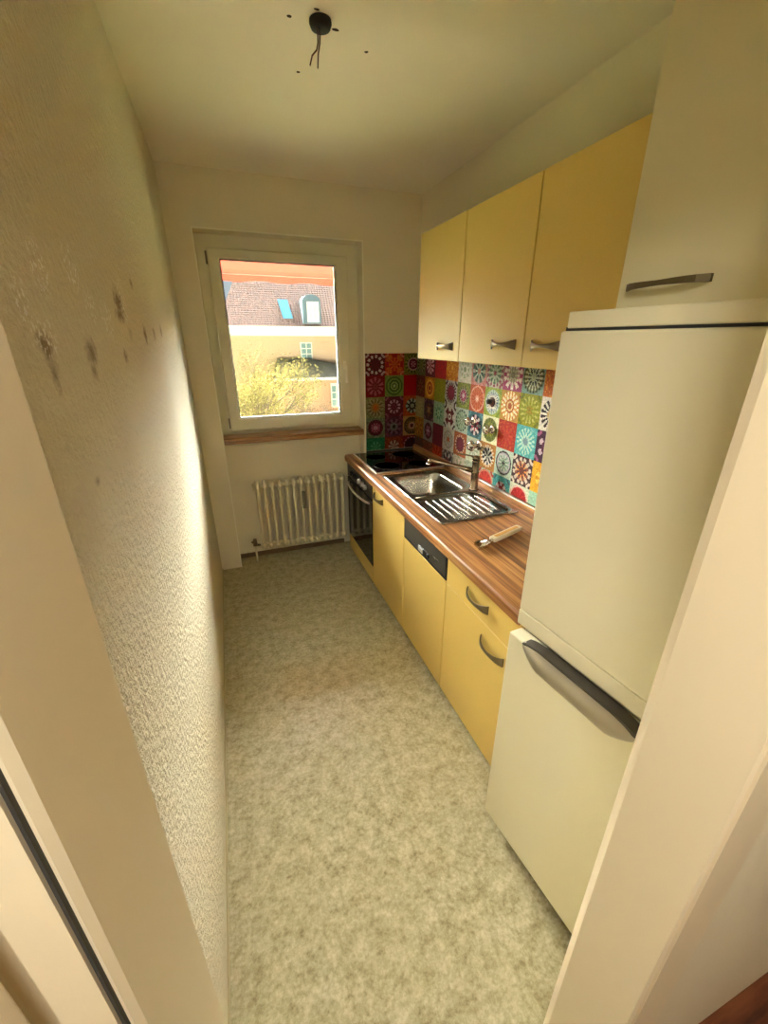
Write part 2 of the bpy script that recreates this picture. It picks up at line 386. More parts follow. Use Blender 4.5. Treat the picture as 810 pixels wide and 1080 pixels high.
# hob
hb = thing('hob', 'black glass hob set in the worktop in the far corner', 'hob', (1.3, 2.44, ZWT))
box('glass_top', M_blkgl, hb, 1.068, 1.55, 2.188, 2.716, ZWT, ZWT+.006, bev=.0015)
b = MB(); b.box(1.058, 1.068, 2.18, 2.718, ZWT, ZWT+.0075, bev=.001); b.box(1.058, 1.555, 2.178, 2.188, ZWT, ZWT+.0075, bev=.001); b.build('steel_frame', M_alu, hb)
M_ring = mat('cooking zone print', (.05, .05, .05, 1), .2)
for cx, cy, rr in ((1.19, 2.33, .09), (1.42, 2.31, .075), (1.19, 2.57, .075), (1.42, 2.58, .09)):
    MB().lathe([(rr, 0), (rr, .0006), (rr-.003, .0006), (rr-.003, 0)], Matrix.Translation((cx, cy, ZWT+.006)), n=48).build('cooking_zone', M_ring, hb)

# sink
sk = thing('sink', 'stainless steel inset sink with a ribbed drainboard', 'sink', (1.3, 1.71, ZWT))
NS = 64
def sup(cx, cy, a, b_, z, n):
    L = []
    for k in range(NS):
        th = 2*PI*k/NS; c_, s_ = math.cos(th), math.sin(th)
        if n == 0:
            m_ = max(abs(c_), abs(s_)); L.append((cx+a*c_/m_, cy+b_*s_/m_, z))
        else:
            k_ = (abs(c_)**n+abs(s_)**n)**(-1/n); L.append((cx+a*c_*k_, cy+b_*s_*k_, z))
    return L
z0 = ZWT
x0s, x1s, y0s, ym, y1s = 1.083, 1.521, 1.31, 1.665, 2.118
cx, cy = (x0s+x1s)/2, (ym+y1s)/2; bx, by = 1.283, 1.888
b = MB()
b.loft([sup(cx, cy, (x1s-x0s)/2, (y1s-ym)/2, z0, 0), sup(cx, cy, (x1s-x0s)/2, (y1s-ym)/2, z0+.006, 0), sup(cx, cy, (x1s-x0s)/2-.008, (y1s-ym)/2-.0, z0+.004, 0),
        sup(bx, by, .171, .197, z0+.004, 7), sup(bx, by, .167, .193, z0+.003, 7), sup(bx, by, .163, .189, z0-.006, 7), sup(bx, by, .157, .183, z0-.06, 6), sup(bx, by, .150, .176, z0-.125, 6), sup(bx, by, .138, .164, z0-.145, 5), sup(bx, by, .115, .14, z0-.151, 4), sup(bx, by, .045, .045, z0-.153, 2), sup(bx, by, .001, .001, z0-.154, 2)])
b.build('sink_bowl', M_steel, sk)
cyd = (y0s+ym)/2
b = MB(); dy = (ym-y0s)/2; dx = (x1s-x0s)/2
b.loft([sup(cx, cyd, dx, dy, z0, 0), sup(cx, cyd, dx, dy, z0+.006, 0), sup(cx, cyd, dx-.008, dy-.004, z0+.004, 0), sup(cx, cyd-.004, dx-.022, dy-.020, z0+.004, 14), sup(cx, cyd-.004, dx-.027, dy-.025, z0+.001, 14), sup(cx, cyd-.004, dx-.030, dy-.028, z0+.001, 14), sup(cx, cyd-.004, dx*.5, dy*.5, z0+.0009, 14), sup(cx, cyd-.004, .001, .001, z0+.0008, 2)])
db = b.build('drainboard', M_steel, sk)
for i in range(8):
    x = 1.143+i*.043
    MB().tube([(x, 1.355, z0+.001), (x, 1.362, z0+.0028), (x, 1.60, z0+.0028), (x, 1.607, z0+.001)], .0018, n=10).build('drain_rib', M_steel, db)
b = MB(); b.tube([(1.11, 1.664, z0+.004), (1.2, 1.675, z0+.0045), (1.36, 1.675, z0+.0045), (1.44, 1.66, z0+.0045), (1.475, 1.64, z0+.0045), (1.49, 1.56, z0+.0045), (1.49, 1.36, z0+.004)], .005, n=10)
b.build('drain_channel_rim', M_chrome_dark, db)
b = MB(); b.lathe([(.04, 0), (.042, .003), (.03, .004), (.022, .001), (0, .001)], Matrix.Translation((bx, by, z0-.1535)), n=36); b.build('drain_strainer', M_chrome, sk)
# faucet
fx, fy = 1.492, 1.690
fa = thing('kitchen_faucet', 'tall single-lever faucet standing behind the sink', 'faucet', (fx, fy, z0+.004))
b = MB(); b.lathe([(.029, 0), (.029, .006), (.0225, .012), (.0215, .10), (.0225, .102), (.0225, .106), (.0215, .108), (.0215, .165), (.0225, .168), (.0225, .172), (.020, .176)], Matrix.Translation((fx, fy, z0+.004)), n=28)
b.build('faucet_body', M_chrome_dark, fa)
sp = MB().tube([(fx-.012, fy+.006, .935), (1.44, 1.718, .945), (1.37, 1.756, .962), (1.31, 1.788, .976), (1.272, 1.81, .984), (1.262, 1.816, .980), (1.258, 1.818, .968)], [.017, .0145, .0125, .0125, .013, .013, .013], n=16).build('spout', M_chrome_dark, fa)
MB().lathe([(.0135, 0), (.0145, .012), (.011, .013)], Matrix.Translation((1.258, 1.818, .955)), n=20).build('aerator', M_chrome, sp)
b = MB(); b.lathe([(.0215, .0), (.022, .016), (.017, .024), (0, .027)], Matrix.Translation((fx, fy, .9955)), n=24)
b.tube([(fx, fy, 1.013), (1.45, 1.716, 1.022), (1.40, 1.745, 1.030)], [.009, .007, .0075], n=10, flat=.6)
b.build('faucet_lever', M_chrome_dark, fa)

# wall valves
def valve(y, z, sc, label, kx=1.0):
    v = thing('wall_valve', label, 'valve', (W-.009, y, z), 0, 'chrome valves on the tiled wall')
    R = Matrix.Translation((W-.009, y, z)) @ Matrix.Rotation(-PI/2, 4, 'Y')
    s = sc
    MB().lathe([(.033*s, 0), (.033*s, .003), (.026*s, .010*s), (.016*s, .014*s)], R).build('rosette', M_chrome, v)
    MB().lathe([(.014*s, .01), (.014*s, .028*s), (.017*s, .030*s), (.017*s, .036*s)], R).build('stem', M_chrome, v)
    b = MB(); loops = []
    for rr, h in ((.017, .034), (.027, .040), (.031, .048), (.030, .058), (.023, .066), (.010, .070), (.001, .071)):
        loops.append([R @ Vector((rr*s*(1+.10*math.cos(5*2*PI*k/40))*math.cos(2*PI*k/40), rr*s*(1+.10*math.cos(5*2*PI*k/40))*math.sin(2*PI*k/40), h*s*kx)) for k in range(40)])
    b.loft(loops, cap0=True, cap1=True); b.build('knob', M_chrome, v)
valve(1.885, 1.178, .80, 'left one of the two upper chrome wall valves over the sink')
valve(1.685, 1.166, .80, 'right upper chrome wall valve, between an olive and a red tile')
valve(1.800, 1.050, 1.0, 'larger lower chrome wall valve just above the faucet lever', 1.1)
v = thing('pipe_stub', 'small dark capped pipe stub on a light green tile', 'pipe', (W-.009, 1.714, 1.315))
R = Matrix.Translation((W-.009, 1.714, 1.315)) @ Matrix.Rotation(-PI/2, 4, 'Y')
MB().lathe([(.024, 0), (.024, .004), (.016, .006)], R, n=24).build('collar', M_iron, v)
MB().lathe([(.014, .004), (.014, .026), (.011, .030), (0, .030)], R, n=20).build('cap', M_blk, v)

# hand tool
A = Vector((1.10, 1.028, 0)); B_ = Vector((1.392, 1.128, 0)); ang = math.atan2(B_.y-A.y, B_.x-A.x)
T = Matrix.Translation((A.x, A.y, ZWT)) @ Matrix.Rotation(ang, 4, 'Z')
tl = thing('hand_tool', 'hand tool with steel jaws and pale yellow-inlaid handle lying on the worktop', 'tool', (A.x, A.y, ZWT), ang)
hdl = MB().box(.105, .305, -.018, .018, .006, .026, bev=.006, M=T, seg=3).build('grip', mat('pale grip', (.66, .60, .44, 1), .4), tl)
MB().box(.125, .285, -.008, .008, .0255, .0275, bev=.0008, M=T).build('inlay', mat('amber inlay', (.55, .30, .04, 1), .35), hdl)
b = MB(); b.tube([T @ Vector((.11, 0, .015)), T @ Vector((.085, 0, .014)), T @ Vector((.06, 0, .013))], [.008, .006, .008], n=12); b.build('shank', M_chrome, tl)
b = MB()
b.loft([[T @ Vector((x, y, z)) for x, y in ((.075, -.014), (.055, -.022), (.03, -.020), (.0, -.012), (.025, -.006), (.045, .004), (.04, .018), (.02, .03), (.045, .030), (.068, .018), (.08, .008))] for z in (.002, .018)], cap0=True, cap1=True, smooth=False)
b.build('jaw', M_chrome, tl)
b = MB()
for i in range(5): b.tube([T @ Vector((.050+i*.006, -.020, .018)), T @ Vector((.050+i*.006, .016, .018))], .0032, n=8)
b.build('adjusting_wheel', M_chrome, tl)

# ------------------------------------------------------------------ wall cabinets
Xu, ZU0, ZU1 = 1.3057, 1.528, 2.155
ucs = [(2.126, 1.6424, 'yellow wall cabinet nearest the window, first of three in the row', 1.782, 1.598), (1.6424, 1.147, 'middle one of the three yellow wall cabinets over the tiles', 1.274, 1.610), (1.147, .56, 'yellow wall cabinet nearest the fridge, its handle half hidden by it', 1.015, 1.607)]
for ya, yb, lab, hy, hz in ucs:
    u = thing('wall_cabinet', lab, 'cabinet', (1.44, (ya+yb)/2, ZU0), 0, 'yellow wall cabinets')
    box('carcass', M_carc, u, Xu+.02, W-.001, yb+.0005, ya-.0005, ZU0+.004, ZU1)
    d = box('door', M_yel, u, Xu, Xu+.018, yb+.003, ya-.003, ZU0, ZU1, bev=.0012)
    bow_handle(d, Xu, hy, hz, .16)
# cream cabinet above the fridge
u = thing('wall_cabinet', 'deep cream cabinet with rounded corner hanging above the fridge', 'cabinet', (1.3, .24, 1.69))
b = MB(); b.box(1.022, W-.001, .022, .455, 1.69, 2.155); b.build('carcass', M_cabw, u)
yl, yr, zb_, zt_ = .457, .02, 1.6825, 2.163; rr = .02
pr = [(yr, zb_), (yl-.003, zb_), (yl, zb_+.003)]+[(yl-rr+rr*math.cos(PI/2*i/6), zt_-rr+rr*math.sin(PI/2*i/6)) for i in range(7)]+[(yr, zt_)]
b = MB(); b.prism(pr, 'x', 1.0, 1.02); d = b.build('door', M_cabw, u)
b = MB(); loops = []
for i in range(11):
    t = i/10*2-1; y = .352-t*.083; o = .020*(1-abs(t)**4); h = .0042+.002*abs(t)
    loops.append([(1.0-o-.006, y, 1.722-h), (1.0-o-.006, y, 1.722+h), (1.0-o, y, 1.722+h), (1.0-o, y, 1.722-h)])
b.loft(loops, cap0=True, cap1=True, smooth=False); b.build('handle', M_bronze, d)

# ------------------------------------------------------------------ fridge freezer
TH = math.radians(6.2)
F0 = Vector((.89, .512, 0))
fr_ = thing('fridge_freezer', 'tall white two-door fridge freezer standing at the end of the counter', 'fridge', F0, 0)
FM = Matrix.Translation(F0) @ Matrix.Rotation(TH, 4, 'Z')      # local x: depth, local -y: along the front
FW = .49
def fbox(name, m, parent, w0, w1, u0, u1, za, zb, bev=.004, seg=3):
    return MB().box(w0, w1, -u1, -u0, za, zb, bev=bev, M=FM, seg=seg).build(name, m, parent)
fbox('body', M_white, fr_, .052, .585, .006, FW-.004, .05, 1.655)
fbox('top_panel', M_white, fr_, .030, .59, .012, FW-.002, 1.6485, 1.681, .003)
ud = fbox('upper_door', M_white, fr_, .022, .068, .003, FW, .918, 1.643, .006)
fbox('door_trim', M_white, ud, .0225, .068, .003, FW, .868, .9165, .003)
ld = MB().box(0, .05, -FW, 0, .052, .842, bev=.005, M=FM, seg=3).build('lower_door', M_white, fr_)
fbox('top_gap_shade', M_gasket_shade, fr_, .033, .06, .008, FW-.006, 1.640, 1.651, .0)  # black strip standing in for the shade between door top and lid
fbox('door_gap', M_gasket_shade, fr_, .052, .062, .008, FW-.006, .835, .872, .0)
# grip: a lens shaped bar along the top edge of the lower door
b = MB(); loops = []; N = 24
for i in range(N+1):
    t = i/N; u_ = .045+t*.355; k = min(1, 1.5*math.sin(PI*t)**.75 + .02)
    zc_ = .818+.020*(1-k); hh = .032*k+.002; oo = .024*k
    L = []
    for a in range(13):
        th = -PI/2+PI*a/12
        L.append(FM @ Vector((.004-oo*math.cos(th)*.75, -u_, zc_+hh*math.sin(th))))
    L.append(FM @ Vector((.01, -u_, zc_+hh))); L.append(FM @ Vector((.01, -u_, zc_-hh)))
    loops.append(L)
b.loft(loops, cap0=True, cap1=True); b.build('grip', M_silver, ld)
b = MB(); loops = []
for i in range(N+1):
    t = i/N; u_ = .055+t*.345; k = min(1, 1.4*math.sin(PI*t)**.7)+.01
    loops.append([FM @ Vector(p) for p in ((-.002, -u_, .838), (-.002, -u_, .842+.015*k), (.03, -u_, .842+.017*k), (.03, -u_, .838))])
b.loft(loops, cap0=True, cap1=True, smooth=False); b.build('grip_recess', mat('grip recess shade', (.05, .042, .03, 1), .5), ld)  # solid dark piece, its colour stands in for the shade behind the grip
fbox('plinth', M_blk, fr_, .06, .57, .012, FW-.012, .0, .05, .002)

# ------------------------------------------------------------------ ceiling outlet
co = thing('ceiling_outlet', 'dark round ceiling outlet with two loose wires hanging down', 'outlet', (.618, 1.39, H))
MB().lathe([(.033, 0), (.034, -.008), (.029, -.019), (.017, -.024), (0, -.025)], Matrix.Translation((.618, 1.39, H)), n=28).build('outlet_cup', M_cup, co)
MB().tube([(.606, 1.38, 2.49), (.607, 1.385, 2.46), (.603, 1.39, 2.445), (.588, 1.39, 2.43), (.580, 1.39, 2.406)], .0022, n=8).build('wire', M_wire, co)
MB().tube([(.614, 1.38, 2.49), (.613, 1.388, 2.46), (.607, 1.39, 2.435), (.604, 1.39, 2.403)], .0022, n=8).build('wire', M_wire, co)

# ------------------------------------------------------------------ patchwork tiles
def H3(s): return tuple(int(s[i:i+2], 16) for i in (0, 2, 4))
def hsh(a, b, c): return ((math.sin(a*12.9898+b*78.233+c*37.719)*43758.5453) % 1)
def tilecol(spec, u, v, seed):
    """u,v in -1..1; spec = (bg, speckle, amount, rings[(radius, colour, n, colour2)], corner)"""
    bg, spk, am, rings, corner = spec
    rr = math.hypot(u, v); th = math.atan2(v, u)
    c = H3(bg); s2 = H3(spk)
    q = (math.sin(9*u+seed)*math.sin(9*v+seed*2) + math.sin(19*rr+3*math.cos(6*th)))*.25+.5
    q = .5*q+.5*hsh(int(u*9), int(v*9), seed)
    if q > 1-am: c = s2
    if corner:
        d = math.hypot(1-abs(u), 1-abs(v))
        if d < .42: c = H3(corner)
        if d < .20: c = H3(bg)
    for R_, col, n, col2 in rings:
        if rr < R_:
            c = H3(col)
            if n and math.cos(n*th) > .15: c = H3(col2)
    k = .90+.2*hsh(int(u*14), int(v*14), seed+3)
    e = max(abs(u), abs(v))
    if e > .97: c = tuple(x*.45+y*.55 for x, y in zip(c, (190, 178, 145)))
    return tuple(min(255, x*k) for x in c)
# right wall, rows from the top, columns counted from the fridge towards the window
S = lambda bg, sp_, am, rings=(), co=None: (bg, sp_, am, rings, co)
RW = [
 [ # row 0: col -1, 0 .. 8
  S('c8641e', 'e09030', .4), S('7f9a8c', 'a0b0a0', .2, ((.95, '3c3c2c', 20, '708060'), (.8, '5c5a34', 16, 'c8c8a8'), (.5, '2e3a34', 10, 'b8c0a0'), (.25, 'b0b898', 0, ''))),
  S('a04068', 'b86080', .2, ((.95, 'e8d8d0', 10, 'a03c64'), (.66, 'c890a0', 12, 'e8e0d0'), (.48, '9a8878', 8, 'c0b8a0'), (.2, '888070', 0, ''))),
  S('b0a494', '88806c', .2, ((.95, '8a4858', 14, 'c8c0b0'), (.72, '5a7058', 10, 'b8c0a8'), (.4, '8a9c84', 8, 'd0d0c0'), (.15, '903850', 0, '')), '904858'),
  S('c08078', 'd09088', .3, ((.85, '506858', 8, 'b0a898'), (.5, '30403c', 8, 'c0d0b8'), (.2, 'c09080', 0, '')), 'b87068'),
  S('d0ccb8', 'b8b8a0', .3, ((.7, 'c8c8b0', 8, 'a0a888'), (.35, 'd8d4c4', 0, ''), (.2, '889870', 0, ''))),
  S('c07818', 'e0b040', .35, (), 'b06014'), S('a01018', '801018', .25),
  S('50142c', '801c38', .3, ((.75, 'd8a8b0', 9, '60182c'), (.4, '7c1c38', 6, 'd0a0a8'))), S('585c34', '787c50', .3, ((.8, '30301c', 12, '8c8c60'), (.45, '6c6c3c', 0, '')))],
 [ S('d8d0c0', 'c0b8a8', .1, ((.95, '282020', 16, 'd8d0c0'), (.4, 'b89860', 0, ''))),
  S('8c8c14', '9c9c28', .3, ((.85, '84881c', 14, 'b8b450'), (.6, '8c8c14', 10, 'a8a840'), (.3, 'a08018', 6, '8c8c14')), '707410'),
  S('b88838', '9c5028', .2, ((.97, 'e8d8a0', 18, 'c87838'), (.75, 'd0a058', 12, 'f0e0b8'), (.45, 'b05c28', 0, ''), (.33, 'e0c080', 0, ''), (.2, 'a85828', 0, ''))),
  S('94a03c', 'a8b050', .25, ((.85, 'c0c8b8', 16, '90a890'), (.68, 'd8d8c8', 20, '607888'), (.5, 'e0dccc', 0, ''), (.33, '302428', 0, ''), (.12, '808080', 0, '')), '7c8c28'),
  S('b04820', 'c45c30', .2, ((.97, 'd89878', 0, ''), (.84, 'b84c24', 14, 'c86838'), (.3, 'e0a888', 8, 'c05c30'), (.12, 'e0b8a0', 0, '')), 'b04820'),
  S('7c8430', '949c40', .3, ((.72, '2c3020', 16, 'a8a060'), (.56, 'c8c0a0', 14, '2c3020'), (.45, '903048', 8, 'b86078'), (.18, 'e0c0c0', 0, '')), '6c7428'),
  S('b8b4ac', '908c88', .2, ((.85, '401c28', 18, 'b0a8a0'), (.62, '74102c', 0, ''), (.4, '80183a', 6, '6c0c28')), '38242c'),
  S('80841c', '949828', .3), S('a86c14', 'b87c20', .2, ((.92, 'd08828', 0, ''), (.72, 'e8b858', 0, ''), (.6, 'a84c18', 0, ''), (.35, 'd89840', 0, ''), (.22, '802018', 0, ''))), S('58141c', '6c3c1c', .4, ((.6, '3c2c1c', 8, '8c5c28'), (.3, '6c2c20', 0, '')))],
 [ S('3c1c34', 'b090a0', .15, ((.8, 'b8a0a8', 6, '3c1c34'), (.5, '50203c', 0, ''), (.3, 'b8a0a8', 0, '')), '905070'),
  S('489c9c', '78b4ac', .3, ((.85, 'a0c8b8', 16, '489c9c'), (.6, '58a4a0', 12, 'b0d0c0'), (.4, 'a0c4b4', 0, ''), (.25, '708c94', 0, '')), '58a8a4'),
  S('a02814', 'b84818', .4, ((.7, 'a82410', 8, 'b03c18'),)),
  S('d8d4a8', 'c0bc90', .1, ((.88, '687020', 14, '585c1c'), (.55, '8a8c30', 8, '6c7020'), (.2, 'a02020', 0, ''))),
  S('406c70', '304c54', .3, ((.8, '282838', 8, 'c8b8b8'), (.5, 'a83c50', 6, 'd8d0c8'), (.25, '4c1c2c', 0, '')), '588c90'),
  S('a8b4a0', '98a894', .2, ((.88, '2c342c', 14, '98a890'), (.74, '8ca488', 0, ''), (.62, '708c70', 10, 'a8b89c'), (.3, 'a8b89c', 6, '60785c'))),
  S('c8c4bc', 'a8a49c', .1, ((.8, '5c1028', 4, 'c8c0b8'), (.5, '6c142c', 0, ''), (.28, 'd8d0c8', 0, ''), (.14, '6c142c', 0, '')), '382028'),
  S('88a488', '98b498', .2, ((.8, '789c84', 8, '98b090'), (.55, '3c6c54', 8, '88ac90'), (.3, '9cc0a0', 0, ''), (.1, '2c4434', 0, ''))),
  S('34182c', '58303c', .3, ((.6, '6c3c2c', 6, '2c1420'), (.3, '8c6448', 0, '')), '784c60'), S('8c8460', '787048', .3, ((.6, 'a09870', 8, '84784c'),))],
 [ S('d09820', 'b87c18', .2, ((.6, 'e0b850', 6, 'c08418'),)),
  S('382028', '584030', .2, ((.92, 'b8a898', 12, '3c2028'), (.68, '784030', 8, 'c0a078'), (.45, '38202c', 8, 'c87838'), (.25, '602c1c', 0, '')), 'c0b0a0'),
  S('a8b8a4', '98a898', .15, ((.88, '30242c', 16, '4c4048'), (.76, 'a09ca0', 0, ''), (.62, '789080', 10, 'b0b0a8'), (.35, '48604c', 8, 'a8b8a0'), (.12, '30242c', 0, ''))),
  S('a8702c', '905820', .3, ((.85, 'd8c8a8', 18, 'a8702c'), (.66, '201c24', 9, 'd8d4cc'), (.4, 'd0ccc4', 5, '201c24'))),
  S('b8bca0', 'a0a88c', .2, ((.7, 'c8c8b0', 8, '98a088'),)),
  S('944818', 'a45c24', .3, ((.82, 'c8a080', 16, '843818'), (.64, '641024', 0, ''), (.3, '741830', 6, '5c0c20'))),
  S('b8b0a0', 'a8a090', .15, ((.8, '888078', 0, ''), (.68, 'b0a898', 12, '989088'), (.42, '808878', 8, 'b0a898'), (.2, 'a84c34', 0, ''))),
  S('641428', '50102c', .3), S('808078', '686860', .2, ((.8, '481028', 0, ''), (.5, '60203c', 6, 'a07088'), (.15, 'c8a0b0', 0, ''))), S('94641c', '7c4814', .4, ((.7, '80401c', 6, 'a8782c'),))],
 [ S('88b098', '98b8a0', .3), S('b8bca4', 'a8b098', .15, ((.95, 'd0a898', 0, ''), (.82, 'a41c20', 10, 'b42c28')), None),
  S('3c8484', '589c98', .3, ((.6, 'c8b0a8', 6, '7c2430'), (.3, '8c2028', 0, '')), '385c60'),
  S('98a88c', '889c80', .2, ((.97, 'c07058', 0, ''), (.82, 'a82018', 10, 'b83420')), 'a02818'),
  S('98a08c', '808870', .3, ((.6, 'b0b0a0', 6, '889078'),)), S('b0a490', '888c68', .3, ((.7, 'c0a8a0', 6, '80885c'),)),
  S('504848', 'a09890', .3, ((.8, '302428', 6, 'b8b0a8'), (.4, '6c3c40', 0, '')), 'a89c90'),
  S('8c2c18', 'b05424', .4, ((.9, 'b8401c', 8, '842414'),)), S('4c2c1c', '8c5430', .4, ((.8, '7c3420', 8, '3c3020'),)), S('343c24', '5c1c24', .5)]]
BW = [
 [S('501020', '6c1c2c', .3, ((.85, 'b8a8a0', 11, '501020'), (.6, '3c0c18', 9, '5c1424')), 'a89490'), S('982c18', 'b04820', .3, ((.95, 'b05c28', 4, '8c1c18'), (.6, '9c2818', 8, 'c05c28'), (.25, 'b04c24', 0, '')), 'b87050'), S('686420', '545018', .3, ((.85, '787830', 14, '3c3c18'), (.6, 'b08880', 0, ''), (.48, '5c1828', 0, ''), (.3, '80283c', 6, 'b88890')))],
 [S('700c1c', '50101c', .2, ((.85, '98505c', 10, '64101c'), (.4, '7c3c44', 8, '5c0c18'))), S('68803c', '5c742c', .2, ((.88, '344c1c', 0, ''), (.74, '68843c', 0, ''), (.56, '2c4418', 0, ''), (.42, '7c9450', 0, ''), (.28, '4c6428', 0, ''), (.14, '98a878', 0, ''))), S('980814', 'a41420', .3)],
 [S('6c6c40', '88845c', .4, ((.85, '88805c', 12, '5c4c28'), (.45, 'a8682c', 10, '786438'), (.22, 'b05820', 0, ''))), S('4c1024', '5c1c30', .3, ((.7, 'b08890', 10, '4c1024'), (.4, '6c2c40', 8, '3c0c1c')), '7c4858'), S('98401c', 'a8501c', .3, ((.72, '98a088', 9, '342418'), (.4, '2c2018', 0, ''), (.2, '888c70', 0, '')))],
 [S('5c6448', '747c60', .4, ((.82, '581428', 14, '3c0c1c'), (.5, '6c2038', 10, '985868'), (.2, 'a87080', 0, ''))), S('402030', '5c3044', .4, ((.8, '6c4858', 8, '341424'), (.4, '4c3c44', 8, '788070'), (.2, '241c1c', 0, '')), '6c3448'), S('a8804c', '98703c', .2, ((.9, '342818', 0, ''), (.74, '5c4c24', 14, '3c2c18'), (.5, '785c34', 0, ''), (.34, 'b08870', 0, ''), (.2, '4c1c1c', 0, '')))],
 [S('185c40', '287450', .35, ((.6, '488c64', 8, '185c40'),)), S('6c2818', '88401c', .4, ((.6, 'a89080', 7, '5c2018'),)), S('64141c', '7c1c24', .2, ((.9, '987068', 14, '64141c'), (.75, '2c0c18', 0, '')))]]
M_tile = mat('printed tile', (.5, .5, .5, 1), .5, spec=.2)
_t = NT(M_tile); at_ = _t.n('ShaderNodeAttribute', attribute_name='Col')
_t.l(at_.outputs['Color'], _t.b.inputs['Base Color'])
NG = 30; PZ = .1525; PY = .1575; TZ0 = 1.540
def tile_panel(name, place, spec_of, c0, c1, zlo, back):
    """place(s, z) -> point, s in tile units along the wall"""
    vs, fs, cols = [], [], []
    idx = {}
    def V(s_, z):
        k = (round(s_*NG), round(z*100000))
        if k not in idx: idx[k] = len(vs); vs.append(place(s_, z))
        return idx[k]
    for ci in range(math.floor(c0), math.ceil(c1)):
        for ri in range(5):
            sp_ = spec_of(ri, ci); seed = ci*7.3+ri*3.1
            for i in range(NG):
                sa = ci+i/NG; sb = sa+1/NG
                if sa < c0-1e-6 or sb > c1+1e-6: continue
                for j in range(NG):
                    za = TZ0-(ri+j/NG)*PZ; zb = za-PZ/NG
                    if zb < zlo-1e-4: continue
                    fs.append((V(sa, za), V(sa, zb), V(sb, zb), V(sb, za)))
                    r_, g_, b_ = tilecol(sp_, (i+.5)/NG*2-1, 1-(j+.5)/NG*2, seed)
                    cols.append(lin(r_, g_, b_))
    me = bpy.data.meshes.new(name)
    # thickness: a border skirt back to the wall
    s0 = round(math.ceil(c0*NG-1e-6))/NG; s1 = round(math.floor(c1*NG+1e-6))/NG
    nf = len(fs)
    zs = [TZ0-k*PZ/NG for k in range(5*NG+1) if TZ0-k*PZ/NG >= zlo-1e-4]; zlo2 = zs[-1]
    q = [place(s0, TZ0), place(s1, TZ0), place(s1, zlo2), place(s0, zlo2)]
    qb = [tuple(a+b for a, b in zip(p, back)) for p in q]
    n_ = len(vs); vs += q+qb
    for k in range(4): fs.append((n_+k, n_+(k+1) % 4, n_+4+(k+1) % 4, n_+4+k)); cols.append((.45, .4, .3, 1))
    me.from_pydata(vs, [], fs); me.update()
    ca = me.color_attributes.new('Col', 'FLOAT_COLOR', 'CORNER')
    k = 0
    for p, c in zip(me.polygons, cols):
        for li in p.loop_indices: ca.data[li].color = c
    me.materials.append(M_tile)
    o = bpy.data.objects.new(name, me); COL.objects.link(o); return o
def spR(ri, ci):
    if ci > 8: return RW[ri][9]
    if ci >= -1: return RW[ri][ci+1]
    return RW[ri][(-ci*3) % 10]
o = tile_panel('tile_backsplash', lambda s, z: (W-.008, 1.316+s*PY, z), spR, -4.8, 9-1/NG*0, .856, (.0075, 0, 0))
tag(o, 'patchwork tiled backsplash on the long wall behind sink and faucet', 'backsplash')
PX = .151
def spB(ri, ci): return BW[ri][min(ci, 2)]
o = tile_panel('tile_backsplash', lambda s, z: (n1+.004+s*PX, D-.008, z), spB, 0, 2.7333, .832, (0, .0075, 0))
tag(o, 'short patchwork tiled backsplash beside the window, behind the hob', 'backsplash')

# ------------------------------------------------------------------ outside
M_roof = mat('roof tiles', (.13, .075, .065, 1), .8); _t = NT(M_roof); _v = _t.coords((1, 1, 1))
wv = _t.n('ShaderNodeTexWave', wave_type='BANDS', bands_direction='Z', i_Scale=2.2, i_Distortion=1.5); _t.l(_v, wv.inputs['Vector'])
w2 = _t.n('ShaderNodeTexWave', wave_type='BANDS', bands_direction='X', i_Scale=1.6, i_Distortion=2); _t.l(_v, w2.inputs['Vector'])
_t.color(_t.mix(_t.noise(_v, 3, 4), (.07, .055, .065, 1), (.20, .10, .08, 1)))
_t.bump(_t.math('ADD', wv.outputs['Fac'], w2.outputs['Fac']), .8, .05)
M_fac = wall_mat('facade render', (.34, .24, .165, 1), .2, 6)
M_pch = wall_mat('peach render', (.36, .20, .14, 1), .2, 6)
M_trim = mat('white trim', (.42, .41, .39, 1), .6)
M_pane = mat('distant pane', (.10, .17, .18, 1), .15)
M_sky = mat('skylight pane', (.10, .30, .50, 1), .2)
M_dorm = mat('slate', (.06, .10, .14, 1), .6)
M_dkroof = mat('grey roof sheet', (.035, .037, .032, 1), .8)
KH = 1.316
hx = lambda x: .2086+(x-.2086)*KH
hz = lambda z: 1.6228+(z-1.6228)*KH
YH = 33.0; GZ = -7.0
hs = thing('house', 'pale house with steep brown tiled roof across the garden', 'house', (hx(6), YH+4, GZ))
ez0, ez1 = hz(1.90), hz(2.33)
box('wall', M_fac, hs, hx(.55), hx(13), YH, YH+9, GZ, ez0)
b = MB(); xl, xr = hx(.15), hx(13.4); yb0, yb1 = YH-.5, YH+9.5; zr = ez1+4.6
# hipped steep roof: slope leans back, top at zr
HB, HC = 2.05, 3.2
b.loft([[(xl, yb0, ez1), (xr, yb0, ez1), (xr, yb1, ez1), (xl, yb1, ez1)], [(xl+1.6, yb0+HB, zr-1.4), (xr-1.6, yb0+HB, zr-1.4), (xr-1.6, yb1-HB, zr-1.4), (xl+1.6, yb1-HB, zr-1.4)], [(xl+3.4, yb0+HC, zr), (xr-3.4, yb0+HC, zr), (xr-3.4, yb1-HC, zr), (xl+3.4, yb1-HC, zr)]], cap0=True, cap1=True, smooth=False)
rf = b.build('roof', M_roof, hs)
b = MB(); b.box(xl-.1, xr+.1, yb0-.15, yb0+.15, ez0, ez1+.05); b.box(xl-.1, xl+.1, yb0, yb1, ez0, ez1+.05); b.box(xl, xr, yb0, YH+.05, ez0-.02, ez0+.05); b.build('eaves', M_trim, hs)
def onroof(z): return yb0+(z-ez1)*(HB/(zr-1.4-ez1))
